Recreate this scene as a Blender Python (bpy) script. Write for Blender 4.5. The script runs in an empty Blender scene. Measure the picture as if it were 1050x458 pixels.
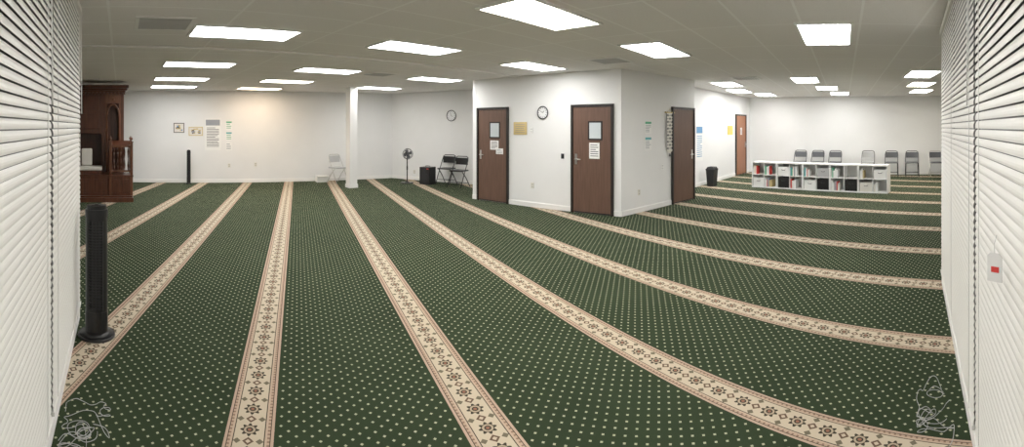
import bpy,bmesh,math,random
from mathutils import Vector,Matrix
random.seed(7)
HC=1.65; F=472.0; XC=305.0; YH=130.0; CEIL=2.72
COL=bpy.context.scene.collection
def brg(px): return (px-XC)/F
def floor_pt(px,py):
    r=HC*F/(py-YH); a=brg(px); return Vector((r*math.sin(a),r*math.cos(a),0))
def ceil_pt(px,py):
    r=(CEIL-HC)*F/(YH-py); a=brg(px); return Vector((r*math.sin(a),r*math.cos(a),CEIL))
# ------------------------------------------------------------ materials
def mat(name,col,rough=.6,metal=0,spec=.4,noise=0,nscale=8,bump=0,emis=None,estr=0):
    m=bpy.data.materials.new(name); m.use_nodes=True; nt=m.node_tree; b=nt.nodes['Principled BSDF']
    b.inputs['Base Color'].default_value=(*col,1); b.inputs['Roughness'].default_value=rough
    b.inputs['Metallic'].default_value=metal; b.inputs['Specular IOR Level'].default_value=spec
    if noise or bump:
        tc=nt.nodes.new('ShaderNodeTexCoord'); n=nt.nodes.new('ShaderNodeTexNoise'); n.inputs['Scale'].default_value=nscale; n.inputs['Detail'].default_value=5
        nt.links.new(tc.outputs['Object'],n.inputs['Vector'])
        if noise:
            r=nt.nodes.new('ShaderNodeValToRGB'); nt.links.new(n.outputs['Fac'],r.inputs['Fac'])
            r.color_ramp.elements[0].position=.3; r.color_ramp.elements[1].position=.7
            r.color_ramp.elements[0].color=(*[v*(1-noise) for v in col],1); r.color_ramp.elements[1].color=(*[min(1,v*(1+noise)) for v in col],1)
            nt.links.new(r.outputs['Color'],b.inputs['Base Color'])
        if bump:
            bp=nt.nodes.new('ShaderNodeBump'); bp.inputs['Strength'].default_value=bump; bp.inputs['Distance'].default_value=.004
            nt.links.new(n.outputs['Fac'],bp.inputs['Height']); nt.links.new(bp.outputs['Normal'],b.inputs['Normal'])
    if emis:
        b.inputs['Emission Color'].default_value=(*emis,1); b.inputs['Emission Strength'].default_value=estr
    return m
def wood(name,c1,c2,rough=.35,scale=3,stretch=(9,9,.7)):
    m=mat(name,c1,rough); nt=m.node_tree; b=nt.nodes['Principled BSDF']
    tc=nt.nodes.new('ShaderNodeTexCoord'); mp=nt.nodes.new('ShaderNodeMapping'); mp.inputs['Scale'].default_value=stretch
    n=nt.nodes.new('ShaderNodeTexNoise'); n.inputs['Scale'].default_value=scale; n.inputs['Detail'].default_value=6; n.inputs['Distortion'].default_value=.6
    r=nt.nodes.new('ShaderNodeValToRGB'); r.color_ramp.elements[0].color=(*c1,1); r.color_ramp.elements[1].color=(*c2,1)
    r.color_ramp.elements[0].position=.3; r.color_ramp.elements[1].position=.72
    L=nt.links; L.new(tc.outputs['Object'],mp.inputs['Vector']); L.new(mp.outputs['Vector'],n.inputs['Vector']); L.new(n.outputs['Fac'],r.inputs['Fac']); L.new(r.outputs['Color'],b.inputs['Base Color'])
    return m
M={}
M['wall']=mat('wall_paint',(.80,.80,.79),.75,noise=.015,nscale=2,bump=.15)
M['trim']=mat('white_trim',(.84,.83,.81),.5)
M['white']=mat('white_plastic',(.84,.84,.82),.45)
M['blind']=mat('blind_vinyl',(.84,.83,.79),.4)
M['black']=mat('black_plastic',(.012,.012,.013),.35)
M['grille']=mat('black_grille',(.02,.02,.022),.6)
M['darkframe']=mat('dark_bronze_frame',(.018,.014,.013),.4)
M['door']=wood('door_wood',(.100,.055,.038),(.14,.078,.055),.4)
M['doorwarm']=wood('door_wood_warm',(.28,.10,.04),(.36,.14,.06),.4)
M['wood']=wood('dark_walnut',(.050,.016,.008),(.105,.036,.018),.3)
M['woodred']=wood('red_walnut',(.095,.034,.016),(.17,.065,.032),.3)
M['metal']=mat('brushed_metal',(.55,.54,.52),.3,1)
M['dkmetal']=mat('dark_metal',(.05,.05,.055),.4,.7)
M['grey']=mat('grey_vinyl',(.12,.125,.135),.5)
M['ltgrey']=mat('light_grey',(.45,.45,.45),.5)
M['shelfback']=mat('shelf_backing',(.66,.66,.64),.6)
M['paper']=mat('paper',(.85,.85,.83),.7)
M['ink']=mat('ink',(.06,.06,.08),.7)
M['inkgrey']=mat('ink_grey',(.3,.32,.36),.7)
M['green']=mat('print_green',(.12,.42,.25),.7)
M['blue']=mat('print_blue',(.12,.28,.5),.7)
M['teal']=mat('print_teal',(.12,.4,.42),.7)
M['red']=mat('print_red',(.65,.05,.04),.6)
M['yellow']=mat('print_yellow',(.75,.6,.12),.6)
M['brass']=mat('brass_plate',(.62,.48,.22),.4,.3)
M['cream']=mat('cream_vinyl',(.76,.73,.66),.5)
M['glass']=mat('dark_glass',(.05,.055,.06),.3)
M['liteglass']=mat('lite_glass',(.55,.6,.62),.15)
M['clockface']=mat('clock_face',(.75,.76,.76),.4)
M['pole']=mat('pole_grey',(.3,.3,.3),.4,.6)
M['ventback']=mat('vent_back',(.10,.10,.10),.7)
M['outlet']=mat('outlet_ivory',(.7,.68,.6),.5)
class NG:
    def __init__(s,nt): s.nt=nt
    def m(s,op,a,b=None,c=None):
        n=s.nt.nodes.new('ShaderNodeMath'); n.operation=op
        for i,v in enumerate((a,b,c)):
            if v is None: continue
            if isinstance(v,(int,float)): n.inputs[i].default_value=v
            else: s.nt.links.new(v,n.inputs[i])
        return n.outputs[0]
    def mix(s,f,a,b):
        n=s.nt.nodes.new('ShaderNodeMix'); n.data_type='RGBA'
        if isinstance(f,(int,float)): n.inputs[0].default_value=f
        else: s.nt.links.new(f,n.inputs[0])
        for i,v in ((6,a),(7,b)):
            if isinstance(v,tuple): n.inputs[i].default_value=(*v,1)
            else: s.nt.links.new(v,n.inputs[i])
        return n.outputs[2]
def carpet_mat():
    m=mat('prayer_carpet',(.03,.05,.025),.95,spec=.1); nt=m.node_tree; b=nt.nodes['Principled BSDF']; g=NG(nt)
    uv=nt.nodes.new('ShaderNodeUVMap'); uv.uv_map='UVMap'; sp=nt.nodes.new('ShaderNodeSeparateXYZ'); nt.links.new(uv.outputs[0],sp.inputs[0])
    u,v=sp.outputs[0],sp.outputs[1]; S=1.27
    fu=g.m('SUBTRACT',g.m('FRACT',g.m('ADD',u,.5)),.5); ws=g.m('MULTIPLY',fu,S); w=g.m('ABSOLUTE',ws)
    def lat(off):
        a=g.m('SUBTRACT',g.m('FRACT',g.m('ADD',g.m('MULTIPLY',u,15.0),off)),.5)
        c=g.m('SUBTRACT',g.m('FRACT',g.m('ADD',g.m('MULTIPLY',v,15.0),off)),.5)
        return g.m('LESS_THAN',g.m('ADD',g.m('ABSOLUTE',a),g.m('ABSOLUTE',c)),.118)
    dots=g.m('MAXIMUM',lat(0.0),lat(.5))
    tc=nt.nodes.new('ShaderNodeTexCoord')
    n1=nt.nodes.new('ShaderNodeTexNoise'); n1.inputs['Scale'].default_value=1.6; n1.inputs['Detail'].default_value=4; nt.links.new(tc.outputs['Object'],n1.inputs['Vector'])
    n2=nt.nodes.new('ShaderNodeTexNoise'); n2.inputs['Scale'].default_value=90; n2.inputs['Detail'].default_value=2; nt.links.new(tc.outputs['Object'],n2.inputs['Vector'])
    gr=g.mix(n1.outputs['Fac'],(.018,.029,.013),(.038,.056,.027)); gr=g.mix(g.m('MULTIPLY',n2.outputs['Fac'],.5),gr,(.013,.021,.010))
    field=g.mix(dots,gr,(.44,.44,.30))
    P=.185
    y=g.m('MULTIPLY',g.m('SUBTRACT',g.m('FRACT',g.m('MULTIPLY',v,S/P)),.5),P)
    y2=g.m('MULTIPLY',g.m('SUBTRACT',g.m('FRACT',g.m('ADD',g.m('MULTIPLY',v,S/P),.5)),.5),P)
    rr=g.m('SQRT',g.m('ADD',g.m('MULTIPLY',w,w),g.m('MULTIPLY',y,y)))
    ph=g.m('ARCTAN2',ws,y); pet=g.m('ADD',g.m('MULTIPLY',g.m('COSINE',g.m('MULTIPLY',ph,8.0)),.009),.045)
    ros=g.m('LESS_THAN',rr,pet); ring=g.m('LESS_THAN',g.m('ABSOLUTE',g.m('SUBTRACT',rr,.026)),.006); core=g.m('LESS_THAN',rr,.011)
    d=g.m('ADD',w,g.m('ABSOLUTE',y2)); dia=g.m('LESS_THAN',d,.032); dia2=g.m('LESS_THAN',d,.015)
    side=g.m('LESS_THAN',g.m('ADD',g.m('ABSOLUTE',g.m('SUBTRACT',w,.062)),g.m('ABSOLUTE',y2)),.022)
    c=g.mix(ros,(.52,.44,.33),(.045,.038,.026)); c=g.mix(ring,c,(.40,.32,.23)); c=g.mix(core,c,(.26,.12,.08))
    c=g.mix(dia,c,(.12,.075,.05)); c=g.mix(dia2,c,(.52,.43,.32)); c=g.mix(side,c,(.14,.12,.08))
    tick=g.m('LESS_THAN',g.m('FRACT',g.m('MULTIPLY',v,S/.03)),.4)
    band=g.mix(tick,(.44,.31,.23),(.22,.14,.10))
    c=g.mix(g.m('GREATER_THAN',w,.082),c,(.05,.04,.025)); c=g.mix(g.m('GREATER_THAN',w,.088),c,(.48,.36,.27))
    c=g.mix(g.m('GREATER_THAN',w,.100),c,band); c=g.mix(g.m('GREATER_THAN',w,.114),c,(.05,.04,.025)); c=g.mix(g.m('GREATER_THAN',w,.119),c,(.46,.33,.25))
    st=g.m('LESS_THAN',w,.135)
    out=g.mix(st,field,c)
    nt.links.new(out,b.inputs['Base Color'])
    bp=nt.nodes.new('ShaderNodeBump'); bp.inputs['Strength'].default_value=.4; bp.inputs['Distance'].default_value=.004
    nt.links.new(n2.outputs['Fac'],bp.inputs['Height']); nt.links.new(bp.outputs['Normal'],b.inputs['Normal'])
    return m
M['carpet']=carpet_mat()
def ceil_mat():
    m=mat('acoustic_tile',(.5,.49,.46),.9,spec=.1); nt=m.node_tree; b=nt.nodes['Principled BSDF']; g=NG(nt)
    tc=nt.nodes.new('ShaderNodeTexCoord'); mp=nt.nodes.new('ShaderNodeMapping'); mp.inputs['Rotation'].default_value=(0,0,math.radians(-22)); nt.links.new(tc.outputs['Object'],mp.inputs['Vector'])
    sp=nt.nodes.new('ShaderNodeSeparateXYZ'); nt.links.new(mp.outputs[0],sp.inputs[0])
    def line(s,per,off,wd):
        f=g.m('FRACT',g.m('ADD',g.m('DIVIDE',s,per),off)); return g.m('LESS_THAN',f,wd/per)
    ln=g.m('MAXIMUM',line(sp.outputs[0],1.22,.1,.026),line(sp.outputs[1],.61,.3,.026))
    n=nt.nodes.new('ShaderNodeTexNoise'); n.inputs['Scale'].default_value=60; nt.links.new(tc.outputs['Object'],n.inputs['Vector'])
    wn=nt.nodes.new('ShaderNodeTexWhiteNoise'); wn.noise_dimensions='2D'
    cb=nt.nodes.new('ShaderNodeCombineXYZ'); nt.links.new(g.m('FLOOR',g.m('ADD',g.m('DIVIDE',sp.outputs[0],1.22),.1)),cb.inputs[0]); nt.links.new(g.m('FLOOR',g.m('ADD',g.m('DIVIDE',sp.outputs[1],.61),.3)),cb.inputs[1]); nt.links.new(cb.outputs[0],wn.inputs['Vector'])
    t=g.mix(n.outputs['Fac'],(.80,.785,.77),(.90,.89,.88)); t=g.mix(g.m('MULTIPLY',wn.outputs['Value'],.12),t,(.66,.65,.635))
    nt.links.new(g.mix(ln,t,(.93,.93,.92)),b.inputs['Base Color'])
    return m
M['ceil']=ceil_mat()
# ------------------------------------------------------------ mesh builder
class MB:
    def __init__(s): s.bm=bmesh.new()
    def _mi(s,fs,mi,smooth=False):
        for f in fs: f.material_index=mi; f.smooth=smooth
    def box(s,x0,x1,y0,y1,z0,z1,mi=0,rot=None,bev=0):
        c=Vector(((x0+x1)/2,(y0+y1)/2,(z0+z1)/2)); T=Matrix.Translation(c)
        if rot: T=T@Matrix.Rotation(rot[0],4,rot[1])
        S=Matrix.Diagonal((abs(x1-x0),abs(y1-y0),abs(z1-z0),1))
        r=bmesh.ops.create_cube(s.bm,size=1,matrix=T@S); vs=r['verts']; fs=set(f for v in vs for f in v.link_faces)
        s._mi(fs,mi)
        if bev:
            es=set(e for v in vs for e in v.link_edges)
            rb=bmesh.ops.bevel(s.bm,geom=list(es),offset=bev,segments=2,affect='EDGES',profile=.5); s._mi(rb['faces'],mi)
    def cyl(s,p0,p1,r0,r1=None,seg=14,mi=0,smooth=True):
        p0=Vector(p0);p1=Vector(p1); r1=r0 if r1 is None else r1; d=p1-p0
        T=Matrix.Translation((p0+p1)/2)@d.to_track_quat('Z','Y').to_matrix().to_4x4()
        r=bmesh.ops.create_cone(s.bm,cap_ends=True,segments=seg,radius1=r0,radius2=r1,depth=d.length,matrix=T)
        for f in set(f for v in r['verts'] for f in v.link_faces): f.material_index=mi; f.smooth=smooth and len(f.verts)==4
    def sph(s,c,r,mi=0,sc=(1,1,1)):
        q=bmesh.ops.create_uvsphere(s.bm,u_segments=14,v_segments=9,radius=r,matrix=Matrix.Translation(c)@Matrix.Diagonal((*sc,1)))
        s._mi(set(f for v in q['verts'] for f in v.link_faces),mi,True)
    def tube(s,pts,r,mi=0,seg=8,closed=False):
        pts=[Vector(p) for p in pts]; n=len(pts); rings=[]; up=Vector((0,0,1)); prev=None
        for i,p in enumerate(pts):
            a=pts[i-1] if (i>0 or closed) else p; b=pts[(i+1)%n] if (i<n-1 or closed) else p
            t=(b-a).normalized()
            if prev is None:
                x=t.cross(up); x=x if x.length>.05 else t.cross(Vector((1,0,0)))
            else: x=prev-t*prev.dot(t)
            x.normalize(); prev=x; y=t.cross(x)
            rings.append([s.bm.verts.new(p+r*(math.cos(k*2*math.pi/seg)*x+math.sin(k*2*math.pi/seg)*y)) for k in range(seg)])
        for i in range(n if closed else n-1):
            A=rings[i];B=rings[(i+1)%n]
            for k in range(seg):
                try: f=s.bm.faces.new((A[k],A[(k+1)%seg],B[(k+1)%seg],B[k])); f.material_index=mi; f.smooth=True
                except ValueError: pass
        if not closed:
            for R in (rings[0][::-1],rings[-1]):
                f=s.bm.faces.new(R); f.material_index=mi
    def prism(s,poly,y0,y1,mi=0,axis='y'):
        def P(a,b,t): return (a,t,b) if axis=='y' else ((a,b,t) if axis=='z' else (t,a,b))
        A=[s.bm.verts.new(P(a,b,y0)) for a,b in poly]; B=[s.bm.verts.new(P(a,b,y1)) for a,b in poly]; n=len(poly)
        fs=[s.bm.faces.new(A),s.bm.faces.new(B[::-1])]+[s.bm.faces.new((A[(i+1)%n],A[i],B[i],B[(i+1)%n])) for i in range(n)]
        s._mi(fs,mi)
    def done(s,name,mats,parent=None,label=None,loc=None,rz=0,**props):
        bmesh.ops.recalc_face_normals(s.bm,faces=s.bm.faces[:])
        me=bpy.data.meshes.new(name); s.bm.to_mesh(me); s.bm.free()
        for k in (mats if isinstance(mats,(list,tuple)) else [mats]): me.materials.append(M[k])
        o=bpy.data.objects.new(name,me); COL.objects.link(o)
        if parent: o.parent=parent
        if loc is not None: o.location=loc
        o.rotation_euler[2]=rz
        if label: o['label']=label
        for k,v in props.items(): o[k]=v
        return o
def thing(name,label,cat,loc,rz=0,group=None,kind=None):
    e=bpy.data.objects.new(name,None); e.empty_display_size=.1; COL.objects.link(e); e.location=loc; e.rotation_euler[2]=rz
    if kind: e['kind']=kind
    else: e['category']=cat
    e['label']=label
    if group: e['group']=group
    return e
def dup(root,loc,rz,label=None):
    def rec(o,par):
        n=o.copy(); COL.objects.link(n)
        if par: n.parent=par
        for c in o.children: rec(c,n)
        return n
    kids=list(root.children); n=root.copy(); COL.objects.link(n)
    for c in kids: rec(c,n)
    n.location=loc; n.rotation_euler[2]=rz
    if label: n['label']=label
    return n
# ------------------------------------------------------------ room shell
PTS=[(-.25,-.395),(4.8,.816),(5.35,-1.6),(16.89,-1.6),(14.1,9.4),(7.93,7.75),(8.07,6.91),(5.475,6.456),(3.94,9.84),(6.2,10.75),(3.04,14.59),(-10.2,11.76),(-6.5,1.7),(-1.83,3.55)]
PTS=[Vector(p) for p in PTS]; N=len(PTS)
SIDE=['right_window','right_return','south','far_right','corridor','annex_return','annex_right','annex_left','annex_end','clock','far_left','west','left_return','left_window']
def wd(i): return (PTS[(i+1)%N]-PTS[i]).normalized()
def wrot(i): d=wd(i); return math.atan2(-d.y,-d.x)
def wn(i): d=wd(i); return Vector((-d.y,d.x))   # inward
def hit(i,px):
    a=brg(px); r=Vector((math.sin(a),math.cos(a))); p=PTS[i]; d=wd(i)
    t=(p.x*d.y-p.y*d.x)/(r.x*d.y-r.y*d.x); return r*t
def rect_on(i,x0,y0,x1,y1):
    A=hit(i,x0);B=hit(i,x1);c=(A+B)/2;r=c.length
    return c,(A-B).length,HC+(YH-y1)/F*r,HC+(YH-y0)/F*r
for i in range(N):
    a=PTS[i]; b=PTS[(i+1)%N]; L=(b-a).length; d=wd(i)
    g=MB(); g.box(0,L,-.1,0,0,CEIL+.05); g.done('wall_'+SIDE[i],'wall',loc=(a.x,a.y,0),rz=math.atan2(d.y,d.x),kind='structure',label='white painted wall')
    g=MB(); g.prism([(0,0),(.014,0),(.014,.085),(.008,.1),(0,.1)],.0,L,axis='x')
    g.done('baseboard_'+SIDE[i],'trim',loc=(a.x,a.y,0),rz=math.atan2(d.y,d.x),kind='structure',label='white painted baseboard')
h=HC
rows=[(-8,-6.2),(-7,-5.45),(-6,-4.7),(-5,-3.95),(-4,-3.18),(-3,-2.41),(-2,-1.665),(-1,-.89),(0,-.158),(1,.615),(2,1.385),(3,2.085),(4,2.875),(5,3.64),(6,4.44),(7,5.18),(8,5.97),(9,6.75),(10,7.52),(11,8.3),(12,9.07),(13,9.84),(14,10.6)]
bm=bmesh.new(); uvl=bm.loops.layers.uv.new('UVMap'); ys=[-2.0,15.2]
vv=[[bm.verts.new((q*h,y,0)) for y in ys] for k,q in rows]
for a in range(len(rows)-1):
    f=bm.faces.new((vv[a][0],vv[a+1][0],vv[a+1][1],vv[a][1]))
    for l,(k,y) in zip(f.loops,((rows[a][0],ys[0]),(rows[a+1][0],ys[0]),(rows[a+1][0],ys[1]),(rows[a][0],ys[1]))): l[uvl].uv=(k,y/1.27)
me=bpy.data.meshes.new('floor'); bm.to_mesh(me); bm.free(); me.materials.append(M['carpet'])
fl=bpy.data.objects.new('floor',me); COL.objects.link(fl); fl['kind']='structure'; fl['label']='dark green prayer carpet with cream dots and beige floral stripes'
g=MB(); g.box(-10.6,17.3,-2,15.2,CEIL,CEIL+.1); g.done('ceiling','ceil',kind='structure',label='white acoustic tile drop ceiling')
A=Vector((-6.6,3.75)); B=Vector((4.62,8.72)); dd=(B-A)
g=MB(); g.box(0,dd.length,-.06,.06,-.022,0); g.done('trim_1','trim',loc=(A.x,A.y,CEIL),rz=math.atan2(dd.y,dd.x),kind='structure',label='white ceiling trim band')
# ------------------------------------------------------------ troffers
AX=math.radians(22); ES=18
M['lens_cool']=mat('lens_cool',(.9,.9,.9),.4,emis=(1,.985,.96),estr=ES)
M['lens_warm']=mat('lens_warm',(.9,.88,.8),.4,emis=(1,.92,.78),estr=ES)
M['lens_orange']=mat('lens_orange',(.9,.88,.8),.4,emis=(1,.76,.54),estr=ES*.75)
def troffer(lens,label):
    e=thing('ceiling_light',label,'light',(0,0,CEIL),0,'fluorescent ceiling panels')
    g=MB()
    for (a,b,c,d) in ((-.61,.61,-.305,-.275),(-.61,.61,.275,.305),(-.61,-.58,-.275,.275),(.58,.61,-.275,.275)): g.box(a,b,c,d,-.02,0)
    g.done('frame','white',e)
    g=MB(); g.box(-.58,.58,-.275,.275,-.012,-.002)
    for y in (-.14,0,.14): g.cyl((-.56,y,-.012),(.56,y,-.012),.012,seg=8)
    g.done('lens',lens,e); return e
TR=[troffer('lens_cool','white framed rectangular fluorescent panel lit cool white in the ceiling'),
 troffer('lens_warm','white framed rectangular fluorescent panel glowing warm white in the ceiling'),
 troffer('lens_orange','white framed rectangular fluorescent panel glowing amber in the ceiling')]
used=[False]*3
LT=[(250,33,0),(557,15,1),(426,48.5,0),(548,67.5,0),(674,51,0),(847,35,0),(204,65.5,0),(186,80.5,0),(178,88.5,0),(336,72,0),(294,83,1),(266,90.5,2),(345,95.5,0),(389,90,0),(446,81,0),(746,86,0),(758,93,0),(785,96.8,0),(826,81.5,0),(848,90,0),(861,95.6,0),(945,75.5,0),(944,86,1),(944,93,1)]
def put(k,p):
    if not used[k]: TR[k].location=p; TR[k].rotation_euler[2]=AX; used[k]=True
    else: dup(TR[k],p,AX)
for px,py,wm in LT: put(wm,ceil_pt(px,py))
put(0,Vector((1.15,1.55,CEIL)))   # unseen extra fixture added above the camera to brighten the blinds, continuing the grid
# vents
e=thing('air_vent','grey metal louvred return air grille in the tiled ceiling','vent',(0,0,0),0,'ceiling air grilles')
g=MB()
for (a,b,c,d) in ((-.3,.3,-.3,-.26),(-.3,.3,.26,.3),(-.3,-.26,-.26,.26),(.26,.3,-.26,.26)): g.box(a,b,c,d,-.012,0)
g.done('frame','white',e)
g=MB(); g.box(-.26,.26,-.26,.26,-.004,0,1)
for k in range(9): g.box(-.26,.26,-.25+k*.056,-.21+k*.056,-.010,-.003,0)
g.done('louvre',['ltgrey','ventback'],e)
first=True
for px,py in ((168,24),(625,62),(388,76),(765,80)):
    p=ceil_pt(px,py)
    if first: e.location=p; e.rotation_euler[2]=AX; first=False
    else: dup(e,p,AX)
# ------------------------------------------------------------ windows + blinds
def blind(i,t0,t1,zb,zt,label,idx):
    a=PTS[i]; d=wd(i); n=wn(i); L=t1-t0; mid=a+d*((t0+t1)/2); rz=wrot(i)
    g=MB(); w=L/2
    g.box(-w,w,-.003,0,zb,zt,0)
    for (x0,x1,z0,z1) in ((-w,-w+.04,zb,zt),(w-.04,w,zb,zt),(-w,w,zt-.04,zt),(-w,w,zb,zb+.04),(-.02,.02,zb,zt)): g.box(x0,x1,-.006,-.001,z0,z1,1)
    g.done('window_%d'%idx,['glass','darkframe'],loc=(mid.x,mid.y,0),rz=rz,kind='structure',label='dark window pane behind blinds')
    e=thing('window_blind',label,'blind',(mid.x+n.x*.007,mid.y+n.y*.007,0),rz,'horizontal window blinds')
    g=MB(); g.box(-w,w,-.03,0,zt-.05,zt,0,bev=.004); g.done('headrail','blind',e)
    g=MB(); pitch=.040; z=zb+.05; ti=math.radians(78)
    while z<zt-.06:
        prof=[]
        for q in (-1,-.5,0,.5,1):
            s_=q*.0178; c_=.004*(1-q*q)
            y=-.010+ s_*math.cos(ti)-c_*math.sin(ti); zz=z+s_*math.sin(ti)+c_*math.cos(ti); prof.append((y,zz))
        back=[(y+.0012,zz-.0003) for y,zz in reversed(prof)]
        g.prism(prof+back,-w+.005,w-.005,axis='x'); z+=pitch
    g.done('slats','blind',e)
    g=MB(); g.box(-w+.003,w-.003,-.022,-.003,zb+.005,zb+.03,0,bev=.004); g.done('bottom_rail','blind',e)
    nL=max(2,int(L/.7))
    for k in range(nL):
        x=-w+.15+(L-.3)*k/(nL-1)
        g=MB(); g.cyl((x,-.0195,zb+.02),(x,-.0195,zt-.03),.0015,seg=6); g.done('ladder_cord','white',e)
    g=MB(); g.cyl((w-.1,-.035,zt-.9),(w-.1,-.029,zt-.05),.004,seg=6); g.done('tilt_wand','white',e)
    return e
blind(13,.05,1.60,.13,2.66,'closed white horizontal slat blind on a tall window',1)
blind(13,1.66,3.95,.13,2.66,'closed white horizontal slat blind beside a black tower fan',2)
blind(0,.35,2.55,.13,2.66,'closed white horizontal slat blind with a paper tag hanging on it',3)
blind(0,2.61,5.15,.13,2.66,'closed white horizontal slat blind above a loose white cable',4)
c=hit(0,1020)*.80
e=thing('hanging_tag','small white paper tag with red mark hung on blind','tag',(c.x,c.y,HC-(274-YH)/F*c.length),math.radians(-115))
g=MB(); g.prism([(-.026,-.045),(.026,-.045),(.026,.035),(.016,.046),(-.016,.046),(-.026,.035)],-.002,0); g.done('card','paper',e)
g=MB(); g.box(-.012,.016,-.003,-.002,-.015,.003); g.done('red_mark','red',e)
g=MB(); g.tube([(0,-.001,.043),(-.01,.015,.07),(-.02,.05,.09)],.0012); g.done('string','white',e)
# ------------------------------------------------------------ pillar
p=floor_pt(360.5,192)
g=MB(); g.box(-.115,.115,-.115,.115,0,CEIL,bev=.006); g.box(-.13,.13,-.13,.13,0,.1,bev=.004)
g.done('pillar','wall',loc=p,rz=AX,kind='structure',label='square white painted column')
# ------------------------------------------------------------ doors
def lines(g,x0,x1,z0,z1,n,y,mi,th=.35):
    for k in range(n):
        z=z1-(k+.5)*(z1-z0)/n; hh=(z1-z0)/n*th/2; xr=x1-(x1-x0)*random.choice([0,0,.1,.3]); g.box(x0,xr,y-.001,y,z-hh,z+hh,mi)
def door(i,idx,x0,x1,hinge,leaf='door',lite=False):
    c,w,z0,z1=rect_on(i,x0,100,x1,200); w=max(.92,min(w,1.05)); H=2.08; rz=wrot(i); hw=w/2
    g=MB()
    for (a,b,cc,d) in ((-hw,-hw+.05,0,H),(hw-.05,hw,0,H),(-hw,hw,H-.05,H)): g.box(a,b,-.05,0,cc,d,bev=.004)
    fr=g.done('door_%d'%idx,'darkframe',loc=(c.x,c.y,0),rz=rz,kind='structure',label='brown wooden door in a dark metal frame')
    g=MB(); g.box(-hw+.053,hw-.053,-.03,-.001,.008,H-.053); g.done('door_leaf',leaf,fr)
    s=-1 if hinge=='R' else 1
    g=MB(); hx=s*(hw-.115); g.box(hx-.025,hx+.025,-.036,-.03,.93,1.13,bev=.004); g.cyl((hx,-.03,1.03),(hx,-.075,1.03),.011); g.tube([(hx,-.072,1.03),(hx-s*.05,-.075,1.03),(hx-s*.12,-.07,1.028)],.009); g.done('handle','metal',fr)
    for z in (.25,1.05,1.85):
        g=MB(); g.cyl((-s*(hw-.052),-.034,z-.05),(-s*(hw-.052),-.034,z+.05),.008,seg=8); g.done('hinge','dkmetal',fr)
    g=MB(); g.box(-hw+.07,hw-.07,-.034,-.03,.01,.03); g.done('door_sweep','dkmetal',fr)
    if lite:
        g=MB()
        for (a,b,cc,d) in ((-.03,.0,1.4,1.76),(.25,.28,1.4,1.76),(0,.25,1.4,1.43),(0,.25,1.73,1.76)): g.box(a-.05,b-.05,-.038,-.03,cc,d)
        g.done('lite_frame','darkframe',fr)
        g=MB(); g.box(-.05,.2,-.033,-.03,1.43,1.73); g.done('lite_glass','liteglass',fr)
    return fr,c,rz,hw
def notice(par_loc,rz,x,z,w,hh,label,cols=(('ink',6),),name='paper_notice',yoff=-.035,bar=None,cat='notice'):
    d=Vector((math.cos(rz),math.sin(rz))); nn=Vector((math.sin(rz),-math.cos(rz)))
    L=Vector((par_loc.x,par_loc.y))+d*x+nn*(-yoff)
    e=thing(name,label,cat,(L.x,L.y,z),rz)
    g=MB(); g.box(-w/2,w/2,-.002,0,-hh/2,hh/2); g.done('sheet','paper',e)
    g=MB(); lines(g,-w*.38,w*.38,-hh*.4,hh*(.42 if not bar else .22),cols[0][1],-.002,0); g.done('print',cols[0][0],e)
    if bar:
        g=MB(); g.box(-w*.44,w*.44,-.0032,-.002,hh*.27,hh*.45); g.done('heading_band',bar,e)
    return e
d2=door(7,2,587,629,'R',lite=True)
d1=door(7,1,491,521,'R',lite=True)
d3=door(6,3,688,711,'L')
d4=door(4,4,753,765,'L',leaf='doorwarm')
_,c,rz,hw=d2; notice(c,rz,.06,1.2,.22,.3,'white paper notice taped on the brown door below its window')
_,c,rz,hw=d1; notice(c,rz,.07,1.25,.24,.2,'white paper notice taped on the far brown door')
_,c,rz,hw=d1; notice(c,rz,.22,1.12,.2,.12,'small landscape paper taped beside the door notice',cols=(('inkgrey',3),))
_,c,rz,hw=d4; notice(c,rz,-.02,1.5,.18,.24,'small white paper on the orange brown door')
# ------------------------------------------------------------ wall items
def wallthing(i,x0,y0,x1,y1): 
    c,w,z0,z1=rect_on(i,x0,y0,x1,y1); return c,w,z0,z1,wrot(i)
def poster(i,x0,y0,x1,y1,label,ink='ink',n=10,bar=None,name='wall_poster'):
    c,w,z0,z1,rz=wallthing(i,x0,y0,x1,y1); return notice(c,rz,0,(z0+z1)/2,w,z1-z0,label,((ink,n),),name,-.004,bar,'poster')
def frame(i,x0,y0,x1,y1,label,colors,fm='darkframe'):
    c,w,z0,z1,rz=wallthing(i,x0,y0,x1,y1); H=z1-z0; n=wn(i)
    e=thing('framed_picture',label,'picture',(c.x+n.x*.001,c.y+n.y*.001,(z0+z1)/2),rz)
    g=MB(); t=.02
    for (a,b,cc,d) in ((-w/2,w/2,H/2-t,H/2),(-w/2,w/2,-H/2,-H/2+t),(-w/2,-w/2+t,-H/2+t,H/2-t),(w/2-t,w/2,-H/2+t,H/2-t)): g.box(a,b,-.02,0,cc,d)
    g.done('frame',fm,e)
    g=MB(); g.box(-w/2+t,w/2-t,-.006,0,-H/2+t,H/2-t,0)
    for k in range(14): 
        x=random.uniform(-w*.36,w*.2); z=random.uniform(-H*.34,H*.2); g.box(x,x+w*.16,-.008,-.006,z,z+H*.14,random.choice(range(1,len(colors))) )
    g.done('artwork',colors,e); return e
poster(10,210,121,226.5,154,'tall white poster with columns of dark text on the wall','ink',13,'inkgrey')
frame(10,178,126,189,136,'small framed print with coloured calligraphy on the wall',['cream','ink','brass','blue'],'darkframe')
frame(10,193.5,130,208,139,'small framed landscape print beside the tall poster',['cream','ink','brass','inkgrey'],'brass')
poster(10,231.5,124,238,133,'small green and white notice sheet',  'green',3,'green','wall_notice')
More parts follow.
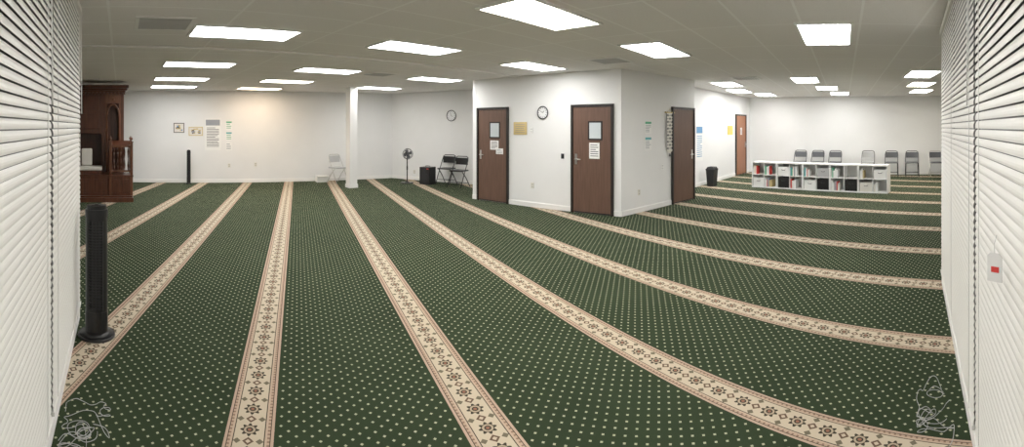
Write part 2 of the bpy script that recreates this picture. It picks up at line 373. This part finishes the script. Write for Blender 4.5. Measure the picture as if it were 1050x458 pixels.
poster(10,231.5,135,238,144,'small green notice sheet under another','green',3,'teal','wall_notice')
poster(10,231.5,146,238,154,'small white notice sheet lowest of three','inkgrey',3,None,'wall_notice')
poster(6,661,124,668,137,'white notice with green heading on the wall','inkgrey',5,'green','wall_notice')
poster(6,661,140,668,154,'white notice with teal heading on the wall','inkgrey',5,'teal','wall_notice')
poster(4,713.5,128,720.5,165,'tall blue and white poster beside the door','blue',11,'blue')
def plaque(i,x0,y0,x1,y1,label,m='brass'):
    c,w,z0,z1,rz=wallthing(i,x0,y0,x1,y1); H=z1-z0; n=wn(i)
    e=thing('wall_plaque',label,'plaque',(c.x+n.x*.001,c.y+n.y*.001,(z0+z1)/2),rz)
    g=MB(); g.box(-w/2,w/2,-.015,0,-H/2,H/2,bev=.005); g.done('plate',m,e)
    g=MB(); lines(g,-w*.36,w*.36,-H*.38,H*.38,5,-.015,0,.2); g.done('engraving','pole',e)
plaque(7,527,125,540.5,138,'square gold plaque with engraved dark lettering')
plaque(4,746,129,751,138,'small yellow sign beside the orange door','yellow')
def clock(i,px,py,label,facem='clockface',hh=(50,-60),R=.155):
    c=hit(i,px); n=wn(i); z=HC+(YH-py)/F*c.length
    e=thing('wall_clock',label,'clock',(c.x+n.x*.001,c.y+n.y*.001,z),wrot(i)); q=R/.155
    g=MB(); g.tube([(R*math.cos(a*math.pi/16),-.02,R*math.sin(a*math.pi/16)) for a in range(32)],.012,closed=True); g.cyl((0,0,0),(0,-.016,0),R,seg=32); g.done('case','dkmetal',e)
    g=MB(); g.cyl((0,-.016,0),(0,-.02,0),R*.93,seg=32); g.done('face',facem,e)
    for k in range(12):
        g=MB(); a=k*math.pi/6; x=.115*q*math.cos(a); z2=.115*q*math.sin(a); g.box(x-.006,x+.006,-.022,-.02,z2-.01,z2+.01); g.done('hour_mark','ink',e)
    for nm,L,a in (('hour_hand',.07*q,hh[0]),('minute_hand',.1*q,hh[1])):
        a=math.radians(a); g=MB(); g.tube([(0,-.024,0),(L*math.sin(a),-.024,L*math.cos(a))],.004,seg=6); g.done(nm,'ink',e)
    return e
clock(7,557,115.5,'round wall clock with dark rim on the wall between doors',R=.125)
clock(9,463,118.5,'round grey wall clock above the folding chairs',hh=(120,-20))
def outlet(i,px,py,label='ivory wall outlet plate',m='outlet',w=.075,H=.115):
    c=hit(i,px); n=wn(i); z=HC+(YH-py)/F*c.length
    e=thing('wall_outlet',label,'outlet',(c.x+n.x*.001,c.y+n.y*.001,z),wrot(i),'wall plates')
    g=MB(); g.box(-w/2,w/2,-.008,0,-H/2,H/2,bev=.002); g.done('cover_plate',m,e)
    for zz in (-.025,.025):
        g=MB(); g.box(-.014,-.008,-.0095,-.008,zz-.008,zz+.008); g.box(.008,.014,-.0095,-.008,zz-.008,zz+.008); g.box(-.008,.008,-.0095,-.008,zz-.009,zz-.006); g.done('socket','ink',e)
outlet(6,655,197); outlet(7,545,133.5,'small white switch plate by the plaque','white'); outlet(7,577,160,'dark card reader beside the brown door','black',.07,.1)
outlet(10,262,168.5); outlet(10,235,169.5); outlet(7,546,190); outlet(6,679,171,'small white switch plate by the door','white'); outlet(9,425,176)
# ornamental hanging
c,w,z0,z1,rz=wallthing(6,682.5,112,688.5,160); n=wn(6); H=z1-z0
e=thing('wall_hanging','long ornamental black and cream patterned hanging with tassel','wall hanging',(c.x+n.x*.03,c.y+n.y*.03,(z0+z1)/2),rz)
w=.26
g=MB(); g.prism([(-w/2,-H*.36),(0,-H*.44),(w/2,-H*.36),(w/2,H*.42),(-w/2,H*.42)],-.006,0); g.done('cloth','cream',e)
g=MB()
for k in range(11):
    z=-H*.33+k*H*.07
    for s in (-1,0,1): 
        x=s*.075; q=.032 if (k+s)%2 else .02; g.prism([(x-q,z),(x,z-q),(x+q,z),(x,z+q)],-.008,-.006)
g.box(-w/2,-w/2+.018,-.008,-.006,-H*.36,H*.42); g.box(w/2-.018,w/2,-.008,-.006,-H*.36,H*.42); g.done('pattern','ink',e)
g=MB(); g.cyl((-w/2-.03,-.003,H*.43),(w/2+.03,-.003,H*.43),.012); g.sph((-w/2-.03,-.003,H*.43),.018); g.sph((w/2+.03,-.003,H*.43),.018); g.tube([(-w/2,-.003,H*.43),(0,.0,H*.5),(w/2,-.003,H*.43)],.003); g.done('rod','brass',e)
g=MB(); g.cyl((0,-.003,-H*.44),(0,-.003,-H*.5),.008,.022); g.done('tassel','ink',e)
# ------------------------------------------------------------ minbar (pulpit)
def build_minbar():
    th=brg(106); r=10.05; e=thing('wooden_pulpit','dark carved walnut pulpit with tall canopy, railing and cream seat','pulpit',(r*math.sin(th),r*math.cos(th),0),-th)
    g=MB(); g.box(-.66,.66,.0,1.3,0,.1,bev=.01); g.box(-.64,.64,.02,1.28,.1,.14,bev=.01); g.done('plinth','wood',e)
    g=MB(); g.box(-.62,.13,.1,1.25,.14,.56); g.box(-.64,.15,.08,1.25,.56,.6,bev=.008)
    for k in range(2):
        x=-.56+k*.35; g.box(x,x+.28,.088,.1,.2,.5,bev=.005); g.box(x+.05,x+.23,.08,.088,.26,.44,bev=.004)
    g.done('platform','wood',e)
    g=MB(); g.box(-.62,-.55,.72,1.25,.6,2.45); g.box(-.62,.48,1.18,1.25,.6,2.45); g.box(.41,.48,.72,1.25,.14,2.45); g.box(-.04,.04,.72,1.2,.6,2.45)
    g.box(-.55,-.04,.72,.78,1.5,2.45)
    for z in (1.62,2.05): g.box(-.5,-.1,.705,.72,z,z+.34,bev=.006)
    g.done('canopy','wood',e)
    g=MB()
    ap=[(.08,.14),(.08,1.9)]+[(.225-.145*math.cos(a*math.pi/12),1.9+.27*math.sin(a*math.pi/12)) for a in range(13)]+[(.37,.14)]
    g.tube([(a[0],.70,a[1]) for a in ap],.02,seg=8)
    g.box(.04,.08,.70,.74,.14,2.45); g.box(.37,.41,.70,.74,.14,2.45); g.box(.08,.37,.70,.74,2.2,2.45); g.sph((.225,.69,2.3),.04,sc=(1,.5,1)); g.done('arch','woodred',e)
    g=MB(); g.box(.08,.37,.9,.92,.14,2.2); g.done('niche_panel','wood',e)
    g=MB(); g.box(-.66,.52,.66,1.27,2.45,2.5,bev=.01); g.box(-.69,.55,.63,1.28,2.5,2.55,bev=.012); g.box(-.73,.59,.58,1.29,2.55,2.62,bev=.015)
    for k in range(14): g.box(-.64+k*.085,-.60+k*.085,.64,.67,2.40,2.46)
    g.done('cornice','wood',e)
    g=MB(); g.box(-.56,-.04,.2,.68,.6,.68); g.box(-.6,-.55,.2,.68,.6,.86,bev=.01); g.done('bench_seat','wood',e)
    g=MB(); g.box(-.53,-.03,.18,.64,.68,.755,bev=.025); g.done('seat_cushion','cream',e,label='cream vinyl seat cushion')
    g=MB(); g.box(-.51,-.26,.60,.68,.76,1.15,bev=.03); g.done('back_cushion','cream',e,label='cream vinyl back cushion')
    g=MB(); g.box(.14,.64,.06,.6,.14,.55)
    for x in (.2,.42): g.box(x,x+.16,.045,.06,.2,.5,bev=.005)
    g.box(.12,.66,.04,.62,.55,.59,bev=.008); g.done('lectern_base','wood',e)
    for x,y in ((.16,.08),(.62,.08),(.62,.56),(.16,.56)):
        g=MB(); g.box(x-.03,x+.03,y-.03,y+.03,.14,1.3,bev=.006); g.box(x-.038,x+.038,y-.038,y+.038,1.3,1.33,bev=.005); g.done('post','woodred',e)
        g=MB(); g.cyl((x,y,1.33),(x,y,1.36),.012); g.sph((x,y,1.385),.03); g.cyl((x,y,1.405),(x,y,1.45),.012,.002); g.done('finial','woodred',e)
    for a,b in (((.16,.08),(.62,.08)),((.62,.08),(.62,.56)),((.16,.08),(.16,.56))):
        x0,x1=sorted((a[0],b[0])); y0,y1=sorted((a[1],b[1])); 
        for z in (.66,1.2):
            g=MB(); g.box(x0-.02,x1+.02,y0-.02,y1+.02,z,z+.04); g.done('rail','woodred',e)
        for k in range(1,6):
            x=a[0]+(b[0]-a[0])*k/6; y=a[1]+(b[1]-a[1])*k/6
            g=MB(); g.cyl((x,y,.7),(x,y,.8),.01,.02,10); g.cyl((x,y,.8),(x,y,.95),.02,.009,10); g.cyl((x,y,.95),(x,y,1.1),.009,.02,10); g.cyl((x,y,1.1),(x,y,1.2),.02,.01,10); g.done('baluster','wood',e)
    g=MB(); g.box(.2,.58,.2,.5,1.26,1.29,rot=(math.radians(18),'X')); g.done('book_rest','wood',e)
build_minbar()
# ------------------------------------------------------------ tower fans
def tower(loc,rz,H,br,label,w=.085):
    e=thing('tower_fan',label,'fan',loc,rz)
    g=MB(); g.cyl((0,0,0),(0,0,.018),br,br*.97,32); g.cyl((0,0,.018),(0,0,.04),br*.9,br*.45,32); g.done('base','black',e)
    prof=[(w*.95*math.cos(a),w*.8*math.sin(a)) for a in [k*2*math.pi/24 for k in range(24)]]
    g=MB(); g.prism(prof,.04,H-.09,axis='z'); g.prism([(x*1.04,y*1.04) for x,y in prof],H-.09,H-.03,axis='z'); g.prism([(x*.9,y*.9) for x,y in prof],H-.03,H,axis='z'); g.prism([(x*1.04,y*1.04) for x,y in prof],.04,.2,axis='z'); g.done('housing','black',e)
    g=MB()
    for k in range(int((H-.35)/.022)): z=.23+k*.022; g.box(-w*.62,w*.62,-w*.84,-w*.5,z,z+.009)
    for k in range(5): x=-w*.6+k*w*.3; g.box(x-.002,x+.002,-w*.86,-w*.5,.22,H-.12)
    g.done('grille','grille',e)
    g=MB(); g.box(-w*.4,w*.4,-w*.4,w*.3,H,H+.004); g.cyl((0,0,H+.004),(0,0,H+.009),.018); g.done('control_panel','dkmetal',e)
tower(floor_pt(99,343),.35,1.03,.15,'tall black tower fan standing on the carpet beside blinds',.092)
tower(floor_pt(193.5,188.3),.2,.98,.1,'slim black tower fan standing by the far wall',.06)
# cables
def cable(center,label,spread,seedv,wallidx,n=5,nm='cable_tangle'):
    random.seed(seedv); e=thing(nm,label,'cable',(center.x,center.y,0),wrot(wallidx))
    for s in range(n):
        pts=[]; x=random.uniform(-1,1)*spread[0]; y=random.uniform(-1,1)*spread[1]; a=random.random()*6.28; cv=random.uniform(-.5,.5)
        for k in range(34):
            cv=max(-.9,min(.9,cv+random.uniform(-.35,.35))); a+=cv
            x+=.032*math.cos(a); y+=.032*math.sin(a)
            if abs(x)>spread[0] or abs(y)>spread[1]: a=math.atan2(-y,-x)+random.uniform(-.6,.6); x=max(-spread[0],min(spread[0],x)); y=max(-spread[1],min(spread[1],y))
            pts.append((x,y,.004+spread[2]*max(0,math.sin(k*.33+s*1.7))*(.5+.5*math.sin(k*.9))))
        sm=[]
        for k in range(len(pts)-1):
            p0=Vector(pts[max(0,k-1)]);p1=Vector(pts[k]);p2=Vector(pts[k+1]);p3=Vector(pts[min(len(pts)-1,k+2)])
            for j in range(4):
                t=j/4; q=.5*((2*p1)+(-p0+p2)*t+(2*p0-5*p1+4*p2-p3)*t*t+(-p0+3*p1-3*p2+p3)*t*t*t); q.z=max(q.z,.003); sm.append(q)
        g=MB(); g.tube(sm,.0017,seg=6); g.done('wire','ltgrey',e)
cable(floor_pt(88,440),'loose tangle of thin white wire on the carpet by blinds',(.22,.13,.06),3,13,4)
cable(floor_pt(958,425),'loose tangle of thin white cable lying by the window wall',(.34,.1,.10),11,0,3)
# ------------------------------------------------------------ folding chairs
def folding_chair(seatm,framem,label,group,loc,rz,name='folding_chair'):
    e=thing(name,label,'chair',loc,rz,group)
    for s in (-1,1):
        g=MB(); g.tube([(s*.23,-.24,.0),(s*.225,-.10,.28),(s*.22,.0,.47),(s*.215,.13,.72),(s*.20,.16,.80)],.0125); g.done('leg',framem,e)
        g=MB(); g.tube([(s*.205,.24,.0),(s*.2,.06,.25),(s*.2,-.12,.43)],.0125); g.done('leg',framem,e)
    for pp,rr in (([(-.225,-.17,.14),(.225,-.17,.14)],.009),([(-.2,.17,.1),(.2,.17,.1)],.009),([(-.2,.16,.80),(-.15,.17,.83),(.15,.17,.83),(.2,.16,.80)],.0125)):
        g=MB(); g.tube(pp,rr); g.done('crossbar',framem,e)
    g=MB(); g.box(-.2,.2,-.2,.19,.43,.465,bev=.012); g.done('seat',seatm,e)
    g=MB(); pl=[]; 
    for k in range(9):
        x=-.2+k*.05; pl.append((x,.125+.035*(1-(x/.2)**2)))
    back=[(x,y+.02) for x,y in reversed(pl)]
    g.prism(pl+back,.6,.79,axis='z'); g.done('backrest',seatm,e)
    return e
r9=wrot(9)
fc=folding_chair('black','dkmetal','black metal folding chair unfolded against the wall','black folding chairs',floor_pt(458,188.3),r9)
dup(fc,floor_pt(470.5,191.4),r9-.1)
folding_chair('ltgrey','metal','grey metal folding chair standing beside the white column',"grey folding chairs",floor_pt(346,187.2),wrot(10)+.4)
r3=wrot(3); n3=wn(3); ch=None
def row(px,off):
    q=hit(3,px)+n3*off; return (q.x,q.y,0)
specs=[(823,.42,'g'),(840.5,.42,'g'),(858,.42,'g'),(891,.42,'w'),(914.5,.42,'g'),(935,.42,'g'),(959,.42,'d')]
for px,off,k in specs:
    loc=row(px,off)
    if k=='g':
        if ch is None: ch=folding_chair('grey','dkmetal','dark grey padded folding chair lined up along the wall','chairs along the far wall',loc,r3)
        else: dup(ch,loc,r3)
    elif k=='w': folding_chair('ltgrey','dkmetal','folding chair with pale grey seat lined up along the wall','chairs along the far wall',loc,r3)
    else: folding_chair('grey','metal','folding chair with bright metal legs at the row end','chairs along the far wall',loc,r3+.15)
# ------------------------------------------------------------ pedestal fan
p=floor_pt(417.5,187.6)
e=thing('pedestal_fan','black pedestal fan on a round base near the wall','fan',p,.1)
g=MB(); g.cyl((0,0,0),(0,0,.025),.19,.18,28); g.cyl((0,0,.025),(0,0,.05),.08,.03,20); g.done('base','black',e)
g=MB(); g.cyl((0,0,.05),(0,0,.8),.016); g.cyl((0,0,.4),(0,0,.5),.022); g.done('pole','black',e)
g=MB(); g.cyl((0,.12,.86),(0,-.02,.86),.05,.06,18); g.cyl((0,0,.78),(0,0,.84),.02); g.done('motor','black',e)
g=MB()
RF=.155
for y,R in ((-.09,RF-.01),(-.05,RF),(-.01,RF-.01)): g.tube([(R*math.cos(a*math.pi/14),y,.86+R*math.sin(a*math.pi/14)) for a in range(28)],.005,closed=True,seg=6)
for k in range(28):
    a=k*math.pi/14; g.tube([(q*math.cos(a),y,.86+q*math.sin(a)) for q,y in ((.03,-.11),(RF-.01,-.09),(RF,-.05),(RF-.01,-.01),(.05,.02))],.002,seg=4)
g.done('guard','dkmetal',e)
g=MB()
for k in range(4):
    a=k*math.pi/2+.3; poly=[(.02,-.02),(.11,-.05),(.13,.0),(.11,.055),(.02,.02)]; ca,sa=math.cos(a),math.sin(a); g.prism([(x*ca-z*sa,.86+x*sa+z*ca) for x,z in poly],-.055,-.05)
g.cyl((0,-.07,.86),(0,-.03,.86),.03); g.done('blades','grey',e)
def speaker(loc,rz,w,d,H,label):
    e=thing('speaker_box',label,'speaker',loc,rz)
    g=MB(); g.box(-w/2,w/2,-d/2,d/2,0,H,bev=.012); g.done('cabinet','black',e)
    for zz,q in ((.4,.36),(.8,.14)):
        g=MB(); g.cyl((0,-d/2,H*zz),(0,-d/2-.008,H*zz),w*q,seg=28); g.done('driver_cone','grille',e)
    g=MB(); g.box(w*.2,w*.38,-d/2-.006,-d/2,H*.88,H*.93); g.done('badge','red',e)
    g=MB(); g.tube([(-.08,0,H),(-.06,0,H+.03),(.06,0,H+.03),(.08,0,H)],.008); g.done('handle','dkmetal',e)
speaker(floor_pt(438.5,188.6),r9,.36,.32,.5,'black speaker cabinet with a small red badge')
p=floor_pt(730,190.6)
e=thing('waste_bin','tall black plastic waste bin beside the wall','bin',p,wrot(4))
def frus(g,w0,w1,z0,z1,mi=0):
    A=[g.bm.verts.new((x*w0,y*w0*.8,z0)) for x,y in ((-1,-1),(1,-1),(1,1),(-1,1))]; B=[g.bm.verts.new((x*w1,y*w1*.8,z1)) for x,y in ((-1,-1),(1,-1),(1,1),(-1,1))]
    g.bm.faces.new(A[::-1]); g.bm.faces.new(B)
    for i in range(4): g.bm.faces.new((A[i],A[(i+1)%4],B[(i+1)%4],B[i]))
g=MB(); frus(g,.12,.15,0,.46); g.done('bin_body','black',e)
g=MB(); frus(g,.16,.16,.46,.48); frus(g,.15,.11,.48,.54); g.box(-.06,.06,-.135,-.10,.49,.52); g.done('lid','grille',e)
p=floor_pt(330,186.3)
e=thing('cardboard_box','small white open box on the carpet by the wall','box',p,.2)
g=MB(); t=.006
for (a,b,c_,d) in ((-.17,.17,-.12,-.12+t),(-.17,.17,.12-t,.12),(-.17,-.17+t,-.12,.12),(.17-t,.17,-.12,.12)): g.box(a,b,c_,d,0,.2)
g.box(-.17,.17,-.12,.12,0,t); g.done('carton','paper',e)
g=MB(); g.box(-.17,.17,-.2,-.12,.19,.196,rot=(math.radians(20),'X')); g.done('flap','paper',e)
g=MB(); g.box(-.17,.17,.12,.2,.19,.196,rot=(math.radians(-20),'X')); g.done('flap','paper',e)
# ------------------------------------------------------------ cube shelves
SA=floor_pt(771,191.5); SB=floor_pt(910,198.5); sd=(SB-SA); Ls=sd.length; su=sd.normalized(); NU=5; U=Ls/NU; UH=.70; D=.38; T=.022
rzs=math.atan2(su.y,su.x); back=Vector((-su.y,su.x,0))
if back.x<0: back=-back
def cube_unit():
    e=thing('cube_shelf','white four compartment cube shelf unit on the carpet','shelf',(0,0,0),0,'white cube shelves')
    w=U/2-.001
    g=MB(); g.box(-w,w,0,D,0,T+.01); g.box(-w,w,0,D,UH-T-.01,UH); g.box(-w,-w+T,0,D,T+.01,UH-T-.01); g.box(w-T,w,0,D,T+.01,UH-T-.01); g.done('carcass','white',e)
    g=MB(); g.box(-.008,.008,.002,D-.002,T+.01,UH-T-.01); g.done('divider','white',e)
    for a,b in ((-w+T,-.008),(.008,w-T)):
        g=MB(); g.box(a,b,.002,D-.002,UH/2-.008,UH/2+.008); g.done('middle_shelf','white',e)
    g=MB(); g.box(-w+T,w-T,D-.006,D-.001,T+.01,UH-T-.01); g.done('back_panel','shelfback',e)
    return e
cu=cube_unit()
def sp(k,x,y): return SA+su*(U*(k+.5)+x)+back*y
for k in range(NU):
    L=sp(k,0,0)
    if k==0: cu.location=L; cu.rotation_euler[2]=rzs
    else: dup(cu,L,rzs)
random.seed(21)
bc=['paper','cream','white','paper','ltgrey','white','cream','teal','brass','inkgrey','paper','green','red','white']
kinds={(0,0,1):'book',(0,1,1):'book',(0,0,0):'bin',(0,1,0):'book',(1,0,1):'bin',(1,1,1):'book',(1,0,0):'dark',(1,1,0):'book',(2,0,0):'bin',(2,0,1):'book',(2,1,1):'bin',(2,1,0):'dark',(3,0,1):'book',(3,0,0):'book',(3,1,0):'dark',(4,0,1):'book',(4,1,1):'bin',(4,1,0):'book',(4,0,0):'bin'}
for (k,cx,cz),kd in kinds.items():
    x0=(-U/2+T+.004) if cx==0 else .012; x1=-.012 if cx==0 else (U/2-T-.004); z0=(T+.0105) if cz==0 else UH/2+.0085; hmax=UH/2-T-.03
    if kd=='book':
        x=x0+.005; n=random.randint(3,6)
        for j in range(n):
            tw=random.uniform(.02,.045); bh=random.uniform(.17,.255); bd=random.uniform(.15,.22)
            if x+tw>x1-.005: break
            L=sp(k,x+tw/2,.03)
            col=random.choice(bc); e=thing('book','upright %s covered book on a white cube shelf'%({'paper':'white','cream':'cream','blue':'blue','green':'green','red':'red','teal':'teal','brass':'gold','inkgrey':'grey','grey':'dark grey','ltgrey':'light grey','white':'white'}[col]),'book',(L.x,L.y,z0),rzs,'books on the cube shelves')
            g=MB(); g.box(-tw/2,-tw/2+.003,0,bd,0,bh); g.box(tw/2-.003,tw/2,0,bd,0,bh); g.box(-tw/2,tw/2,0,.003,0,bh); g.done('cover',col,e)
            g=MB(); g.box(-tw/2+.003,tw/2-.003,.003,bd-.004,.004,bh-.004); g.done('pages','paper',e)
            x+=tw+.002
    else:
        L=sp(k,(x0+x1)/2,.02); w=(x1-x0)/2-.012; m='black' if kd=='dark' else random.choice(['white','cream','ltgrey','paper'])
        e=thing('storage_bin',('black' if kd=='dark' else 'pale')+' fabric storage bin sliding in a cube shelf','bin',(L.x,L.y,z0),rzs,'storage bins in the cube shelves'); hh=hmax-.02 if kd=='dark' else hmax-.07
        g=MB(); g.box(-w,w,0,.3,0,.01); g.box(-w,w,0,.01,.01,hh); g.box(-w,w,.29,.3,.01,hh); g.box(-w,-w+.01,.01,.29,.01,hh); g.box(w-.01,w,.01,.29,.01,hh); g.done('bin_body',m,e)
        g=MB(); g.tube([(-.05,0,hh*.7),(-.04,-.012,hh*.62),(.04,-.012,hh*.62),(.05,0,hh*.7)],.006); g.done('pull_handle','dkmetal',e)
# ------------------------------------------------------------ world + camera
w=bpy.data.worlds.new('world'); bpy.context.scene.world=w; w.use_nodes=True; w.node_tree.nodes['Background'].inputs[0].default_value=(.02,.02,.025,1)
cd=bpy.data.cameras.new('camera'); co=bpy.data.objects.new('camera',cd); COL.objects.link(co); bpy.context.scene.camera=co
co.location=(0,0,HC); co.rotation_euler=(math.pi/2,0,-(525-XC)/F)
cd.type='PANO'; cd.panorama_type='CENTRAL_CYLINDRICAL'; cd.clip_start=.01; cd.clip_end=100
cd.central_cylindrical_range_u_min=-525/F; cd.central_cylindrical_range_u_max=525/F
cd.central_cylindrical_range_v_min=-(458-YH)/F; cd.central_cylindrical_range_v_max=YH/F; cd.central_cylindrical_radius=1
bpy.context.scene.view_settings.view_transform='Standard'
bpy.context.scene.view_settings.gamma=1.1
